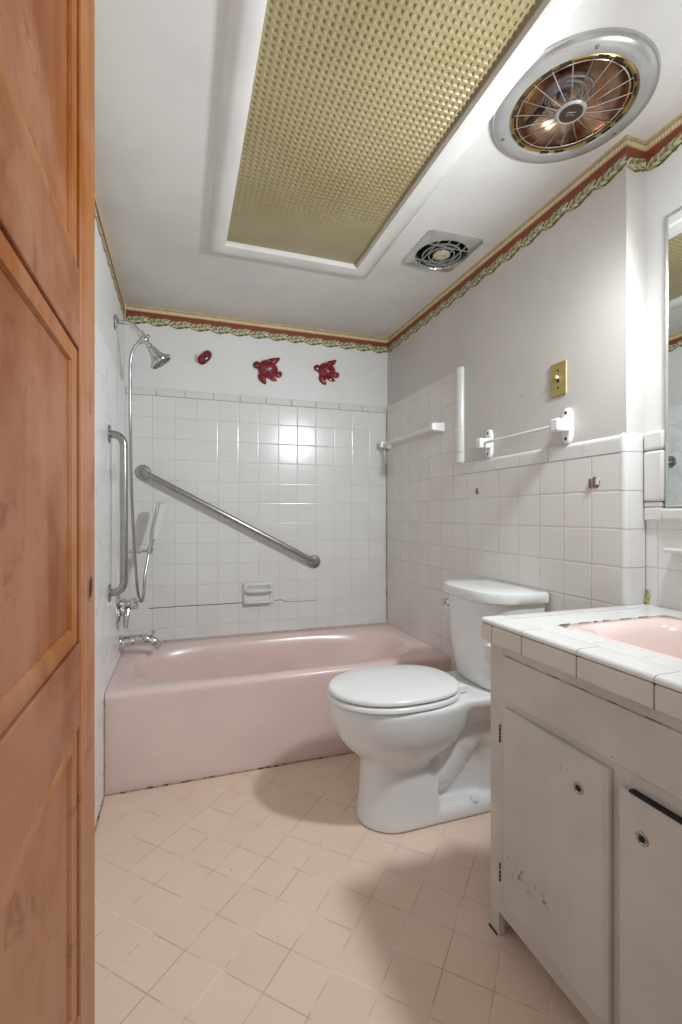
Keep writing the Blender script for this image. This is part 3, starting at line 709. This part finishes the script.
# bowl and front pedestal
bowl.loft([egg(.588, .875, .120, 0, eb=6, xc=.72), egg(.592, .875, .119, .03, eb=6, xc=.72), egg(.602, .865, .113, .10, eb=6, xc=.72), egg(.606, .84, .107, .18, eb=5, xc=.71), egg(.606, .79, .09, .228, eb=3, xc=.70)])
bowl.loft([egg(.612, .84, .08, .12), egg(.606, .86, .098, .19), egg(.600, .88, .108, .215), egg(.580, .92, .124, .24), egg(.550, .95, .143, .265), egg(.526, .97, .161, .295), egg(.512, .99, .173, .325), egg(.499, 1.0, .182, .365), egg(.492, 1.01, .186, .400), egg(.491, 1.015, .187, .422), egg(.498, 1.01, .181, .429)])
# foot running back to the wall
bowl.loft([egg(.70, 1.17, .119, 0, ef=5, eb=4), egg(.70, 1.17, .117, .036, ef=5, eb=4), egg(.72, 1.16, .098, .054, ef=5, eb=4)])
# rear web and deck under the tank
bowl.loft([egg(.80, 1.12, .050, .03, eb=3), egg(.80, 1.12, .050, .30, eb=3)])
bowl.loft([egg(.86, 1.215, .075, .31, ef=3, eb=4), egg(.84, 1.222, .118, .36, ef=3, eb=4), egg(.84, 1.225, .150, .400, ef=3, eb=5), egg(.84, 1.225, .152, .424, ef=3, eb=5), egg(.85, 1.222, .146, .429, ef=3, eb=5)])
# trapway rising behind the bowl and falling to the floor
bowl.tube(spline([(.74, TY, .20), (.82, TY, .14), (.90, TY, .15), (.965, TY, .225), (1.03, TY, .285), (1.095, TY, .25), (1.12, TY, .16), (1.10, TY, .05)], 6), [.075]*7+[.083]*12+[.087]*12+[.085]*12, 18)
bowl.build('bowl', PORC, to, remesh=.006, smooth_it=14)
for s_ in (-1, 1): MB().lathe((1.00, TY+s_*.098, .046), (0, 0, 1), [(.016, 0), (.016, .008), (.010, .016), (0, .018)], 20).build('bolt_cap', PORC, to)
def slab(xf, xb, hw, z0, z1, r, name, mat):
    MB().loft([egg(xf+r, xb-r, hw-r, z0), egg(xf, xb, hw, z0+r*.7), egg(xf, xb, hw, z1-r), egg(xf+r*.4, xb-r*.4, hw-r*.4, z1-r*.35), egg(xf+r*1.4, xb-r*1.4, hw-r*1.4, z1), egg(xf+.1, xb-.1, hw-.09, z1+.004)]).build(name, mat, to, angle=50)
slab(.483, .962, .185, .430, .450, .007, 'seat', SEATM)
slab(.486, .962, .181, .4525, .473, .008, 'lid', SEATM)
for s_ in (-1, 1): bx((.945, TY+s_*.070-.016, .430), (.982, TY+s_*.070+.016, .458)).build('hinge', SEATM, to, bevel=.006, seg=3)
# tank: flat back, bowed front
def dsh(xf, xb, hw, z, n=40, e=2.9):
    out = [(xb, TY+hw*.985, z)]
    for i in range(n+1):
        t = pi/2+pi*i/n; c_, s_ = cos(t), sin(t)
        out.append((xb-.06+(xb-.06-xf)*abs(c_)**(2/e)*(-1), TY+hw*abs(s_)**(2/e)*(1 if s_ > 0 else -1), z))
    return out+[(xb, TY-hw*.985, z)]
MB().loft([dsh(1.060, 1.215, .152, .429), dsh(1.044, 1.22, .166, .445), dsh(1.036, 1.223, .176, .50), dsh(1.026, 1.226, .190, .62), dsh(1.018, 1.228, .199, .754)]).build('tank', PORC, to, angle=40)
MB().loft([dsh(1.010, 1.230, .203, .755), dsh(1.001, 1.233, .210, .762), dsh(.999, 1.234, .212, .785), dsh(1.003, 1.233, .208, .795), dsh(1.015, 1.228, .196, .799), dsh(1.10, 1.20, .10, .801)]).build('tank_lid', PORC, to, angle=40)
lv = MB().lathe((1.064, TY+.168, .708), (-.75, .65, 0), [(.016, 0), (.015, .010), (.010, .014)], 20).build('flush_lever', CHROME, to)
MB().loft([[(1.052+a*.6, TY+.182+a*.7, .708+c) for a, c in ((-.026, -.016), (.012, -.013), (.012, .013), (-.026, .016))], [(1.044+a*.6, TY+.190+a*.7, .708+c) for a, c in ((-.026, -.016), (.012, -.013), (.012, .013), (-.026, .016))]]).build('paddle', CHROME, lv, bevel=.004)

# ================================================================== VANITY
VX = .767; VY0, VY1 = .10, 1.037; CT = .747
va = thing('vanity_cabinet', (1.05, .57, 0), 'painted grey white vanity cabinet under the white tiled counter', 'cabinet')
bx((VX, VY1-.018, .0), (XN-.002, VY1, CT)).build('end_panel', CABP, va, bevel=.0015)
bx((VX, VY0, .0), (XN-.002, VY0+.018, CT)).build('end_panel', CABP, va, bevel=.0015)
bx((VX+.07, VY0+.018, 0), (VX+.085, VY1-.018, .062)).build('toe_board', CABP, va)
bx((VX+.02, VY0+.018, .062), (XN-.004, VY1-.018, .075)).build('bottom_shelf', CABP, va)
ff = MB()
for (a, c, z0, z1) in ((.630, .690, .0625, .61), (VY0, VY0+.05, 0, CT)): ff.box((VX-.0005, a, z0), (VX+.019, c, z1))
ff.prism([(VY1, 0), (VY1, CT), (VY1-.07, CT), (VY1-.07, .0625), (VY1-.034, .0625), (VY1-.034, 0)], lambda u, v, t: (t, u, v), VX-.0005, VX+.019)
ff.box((VX-.0002, VY0+.01, .70), (VX+.018, VY1-.01, CT)); ff.box((VX-.0002, VY0+.01, .565), (VX+.018, VY1-.01, .63)); ff.box((VX-.0002, VY0+.01, .0625), (VX+.018, VY1-.01, .125))
ff.build('face_frame', CABP, va, bevel=.0015)
bx((VX-.0045, VY0+.03, .612), (VX-.0003, .985, .7205)).build('drawer_front', CABP, va, bevel=.004, seg=3)
rnd = random.Random(6); y = .98
while y > .30:
    q = rnd.uniform(.015, .06)
    bx((VX-.0012, y-q, .7205), (VX-.0002, y, .7217+rnd.uniform(-.0004, .0006))).build('paint_crack', GRIME, va); y -= q+rnd.uniform(.01, .05)
def vdoor(ya, yb, z0, z1, ky, kz, hinge_y):
    d = MB().loft([[(VX-.0006, a, c) for a, c in ((ya, z0), (yb, z0), (yb, z1), (ya, z1))], [(VX-.011, a, c) for a, c in ((ya, z0), (yb, z0), (yb, z1), (ya, z1))], [(VX-.019, a, c) for a, c in ((ya+.008, z0+.008), (yb-.008, z0+.008), (yb-.008, z1-.008), (ya+.008, z1-.008))]]).build('door', CABP, va, bevel=.0018)
    k = MB().lathe((VX-.0188, ky, kz), (-1, 0, 0), [(.012, 0), (.0115, .002), (.009, .0028), (.0075, .0015), (.0065, .0015)], 28).build('knob_ring', STEEL, d)
    MB().lathe((VX-.0195, ky, kz), (-1, 0, 0), [(.0068, 0), (.0055, .0022), (.002, .003), (0, .003)], 20).build('knob_screw', DARK, k)
    return d
d1 = vdoor(.669, .969, .112, .597, .731, .530, .97)
vdoor(.347, .647, .112, .580, .595, .518, .35)
bx((VX-.013, .36, .5803), (VX-.001, .626, .5842)).build('door_gap', DARK, va)
for z_ in (.146, .497):
    h = MB()
    for i in range(5): h.lathe((VX-.003, .996, z_+i*.0095), (0, 0, 1), [(.001, 0), (.0019, .001), (.0019, .0065), (.001, .0075)], 10)
    h.build('hinge', RUBBER, va)
for y_, z_ in ((.778, .548), (.775, .543), (.764, .530), (.759, .554), (.705, .518)): MB().lathe((VX-.0188, y_, z_), (-1, 0, 0), [(.0014, 0), (.001, .0004)], 8).build('nick', RUBBER, d1)
MB().lathe((VX-.0043, .667, .6205), (-1, 0, 0), [(.0018, 0), (.001, .0006)], 8).build('nick', RUBBER, va)
sc = MB(); rnd = random.Random(2)
for i in range(26):
    t = rnd.random(); yy = .985-t*.17; zz_ = .215+t*.0135+rnd.uniform(-.028, .028)*(1-.5*t); w = rnd.uniform(.004, .012); hgt = rnd.uniform(.004, .016)
    sc.add([(VX-.0192, yy, zz_), (VX-.0192, yy-w, zz_+.004), (VX-.0192, yy-w*.9, zz_+hgt), (VX-.0192, yy-.002, zz_+hgt*.8)], [(0, 1, 2, 3)])
sc.build('scuff', plain('worn paint', (186, 180, 173), .55, var=.08, scale=60), d1, flat=True)
gm = MB(); gm.box((VX-.0055, .82, .0705), (VX-.004, .9, .0716)); 
bx((VX-.004, VY1-.03, 0), (VX, VY1+.003, .0035)).build('base_grime', RUBBER, va)

# counter
EDGE = plain('counter edge tile', (216, 208, 198), .18, var=.03, scale=8)
co = thing('countertop', (1.0, .57, CT), 'white tiled vanity countertop with rounded edge tiles around pink sink', 'countertop')
CX = .739; CYE = 1.0405; TOPZ = .806
SX0, SX1, SY0, SY1 = .862, 1.225, .30, .910
slab_ = MB()
slab_.box((CX+.016, VY0-.02, CT), (SX0, YS-.012, TOPZ-.001)); slab_.box((SX1, VY0-.02, CT), (XN-.0005, YS-.003, TOPZ-.001))
slab_.box((SX0, SY1, CT), (SX1, YS-.003, TOPZ-.001)); slab_.box((SX0, VY0-.02, CT), (SX1, SY0, TOPZ-.001))
slab_.build('top', T_TOP, co)
js = [CYE, .997, .888, .730, .569, .410, .250, VY0-.02]
for a, c in zip(js, js[1:]):
    g_ = .0009
    # front face tile
    bx((CX, c+g_, .750), (CX+.016, a-g_, .7935)).build('edge_tile', EDGE, co, bevel=.004, seg=3)
    # bullnose cap tile on top
    r = .011
    prof = [(CX+.0015, .7952)] + [(CX+.0005+r*(1-cos(t)), TOPZ-.0095+.0105*sin(t)) for t in [pi/2*i/5 for i in range(6)]] + [(CX+.062, TOPZ+.001), (CX+.062, .7952)]
    MB().loft([[(x, a-g_, z) for x, z in prof], [(x, c+g_, z) for x, z in prof]]).build('edge_tile', WHITE, co, angle=30)
bx((CX+.004, VY0-.019, .7505), (CX+.0165, CYE-.003, .799)).build('edge_grout', RUBBER, co)
# end tiles along the far edge
xs = [CX+.062, .925, 1.04, 1.155, XR-.002]
for a, c in zip(xs, xs[1:]):
    prof = [(YS+.0005, .752), (YS+.0005, TOPZ-.009)] + [(YS+.0005-.011*(1-cos(t)), TOPZ-.0095+.0105*sin(t)) for t in [pi/2*i/5 for i in range(6)]] + [(YS-.045, TOPZ+.001), (YS-.045, TOPZ-.006), (YS-.012, TOPZ-.006), (YS-.012, .752)]
    MB().loft([[(a+.0009, y_, z) for y_, z in prof], [(c-.0009, y_, z) for y_, z in prof]]).build('end_tile', WHITE, co, angle=30)

# sink
si = thing('sink', ((SX0+SX1)/2, (SY0+SY1)/2, .80), 'pink rectangular sink basin sunk into the white tiled counter', 'sink')
scx, scy = (SX0+SX1)/2, (SY0+SY1)/2; shx, shy = (SX1-SX0)/2-.001, (SY1-SY0)/2-.001
def srr(ax_, ay_, z, e, dx=0):
    out = []
    for i in range(72):
        t = 2*pi*i/72; c_, s_ = cos(t)*shx, sin(t)*shy; k = (abs(c_/ax_)**e+abs(s_/ay_)**e)**(-1/e); out.append((scx+dx+c_*k, scy+s_*k, z))
    return out
MB().loft([srr(shx, shy, .775, 14), srr(shx, shy, .801, 14), srr(shx-.004, shy-.004, .8045, 12), srr(shx-.022, shy-.022, .8045, 9), srr(shx-.034, shy-.036, .800, 6), srr(shx-.045, shy-.05, .78, 5), srr(shx-.062, shy-.075, .72, 4), srr(shx-.08, shy-.10, .672, 3.4), srr(shx-.11, shy-.14, .655, 3), srr(.03, .03, .650, 2), srr(.002, .002, .650, 2)], (False, True)).build('basin', SINKM, si, angle=60)
MB().lathe((scx, scy, .650), (0, 0, 1), [(.024, -.004), (.024, .002), (.018, .003), (.016, 0), (0, 0)], 24).build('drain', CHROME, si)
rnd = random.Random(12); x = SX0+.01
while x < SX1-.08:
    q = rnd.uniform(.012, .05)
    bx((x, SY1-.0016, .8040), (x+q, SY1+.0004, .8066)).build('sealant_line', GRIME, si, bevel=.0006); x += q+rnd.uniform(.006, .04)

# paper holder on the cabinet end
ph = thing('paper_holder', (.80, VY1, .68), 'white ceramic paper holder on the far end of the vanity cabinet', 'paper holder')
for xx in (.806, .951):
    bx((xx-.028, VY1+.0004, .645), (xx+.028, VY1+.012, .728)).build('mounting_plate', WHITE, ph, bevel=.004, seg=3)
    MB().loft([[(xx-.020, VY1+.011, .650), (xx+.020, VY1+.011, .650), (xx+.020, VY1+.011, .722), (xx-.020, VY1+.011, .722)], [(xx-.018, VY1+.056, .672), (xx+.018, VY1+.056, .672), (xx+.018, VY1+.056, .719), (xx-.018, VY1+.056, .719)]]).build('arm', WHITE, ph, bevel=.006, seg=3)
MB().tube([(.816, VY1+.043, .696), (.929, VY1+.043, .696)], .009, 14).build('roller', PLASTIC, ph)

# mirror
mi = thing('mirror_cabinet', (XN, .68, 1.5), 'frameless mirror on the wall over the vanity, at the right edge', 'mirror')
MY0, MY1, MZ0, MZ1 = .36, .974, 1.0925, 1.927
bx((XN-.004, MY0, MZ0), (XN+.0035, MY1, MZ1)).build('cabinet_back', SILVER, mi)
bx((XN-.0085, MY0+.006, MZ0+.004), (XN-.004, MY1-.006, MZ1-.008)).build('mirror_glass', MIRROR, mi)
rings = []
fp = [(0, 0), (-.011, 0), (-.012, .004), (-.009, .007), (0, .007)]
for (cy, cz_, sy, sz) in ((MY0, MZ0, 1, 1), (MY1, MZ0, -1, 1), (MY1, MZ1, -1, -1), (MY0, MZ1, 1, -1)): rings.append([(XN+a, cy+sy*d_, cz_+sz*d_) for a, d_ in fp])
rings.append(rings[0]); MB().loft(rings, (False, False)).build('frame', SILVER, mi)
# small ledge under the mirror
le = thing('ceramic_ledge', (XN, .92, .97), 'narrow white ceramic ledge on the tile beneath the mirror', 'shelf')
bx((XN-.040, .78, .966), (XN-.0004, .962, .979)).build('shelf', WHITE, le, bevel=.005, seg=3)
bx((XN-.009, .78, .940), (XN-.0004, .955, .967)).build('back_plate', WHITE, le, bevel=.004, seg=3)

# ================================================================== LIGHT
# vanity lamp above the mirror (just outside the picture): a spot, plus a weak point added as fill
for kind, en, sz in (('SPOT', 66, .06), ('POINT', 2.6, .06)):
    l = bpy.data.lights.new('vanity_lamp', kind); l.energy = en; l.color = (.88, .95, 1); l.shadow_soft_size = sz
    if kind == 'SPOT': l.spot_size = radians(178); l.spot_blend = 1
    o = bpy.data.objects.new('vanity_lamp', l); COL.objects.link(o); o.location = (1.125, .73, 1.82)
    o.rotation_euler = Vector((-.72, .50, -.42)).to_track_quat('-Z', 'Y').to_euler()
# unseen fill lamp added behind the camera, shining in through the open doorway
l = bpy.data.lights.new('hall_fill', 'AREA'); l.shape = 'RECTANGLE'; l.size = .8; l.size_y = 2.0; l.energy = 2.2; l.color = (.86, .95, 1)
o = bpy.data.objects.new('hall_fill', l); COL.objects.link(o); o.location = (.25, -.40, 1.15); o.rotation_euler = (radians(90), 0, 0)
w = bpy.data.worlds.new('hall'); SC.world = w; w.use_nodes = True
w.node_tree.nodes['Background'].inputs[0].default_value = (.86, .94, 1, 1); w.node_tree.nodes['Background'].inputs[1].default_value = .35

# ================================================================== CAMERA
cam = bpy.data.cameras.new('camera'); co_ = bpy.data.objects.new('camera', cam); COL.objects.link(co_)
cam.sensor_fit = 'HORIZONTAL'; cam.sensor_width = 36; cam.lens = 470.37/682*36
cam.shift_y = 2.52/682; cam.clip_start = .01
co_.location = (0, 0, 1.0732); co_.rotation_euler = (radians(90), 0, -.329)
SC.camera = co_
vs = SC.view_settings; vs.view_transform = 'Standard'; vs.look = 'None'; vs.gamma = 1; vs.use_curve_mapping = False; vs.exposure = .2
SC.cycles.max_bounces = 10; SC.cycles.diffuse_bounces = 6; SC.cycles.use_denoising = True
SC.cycles.sample_clamp_indirect = 6
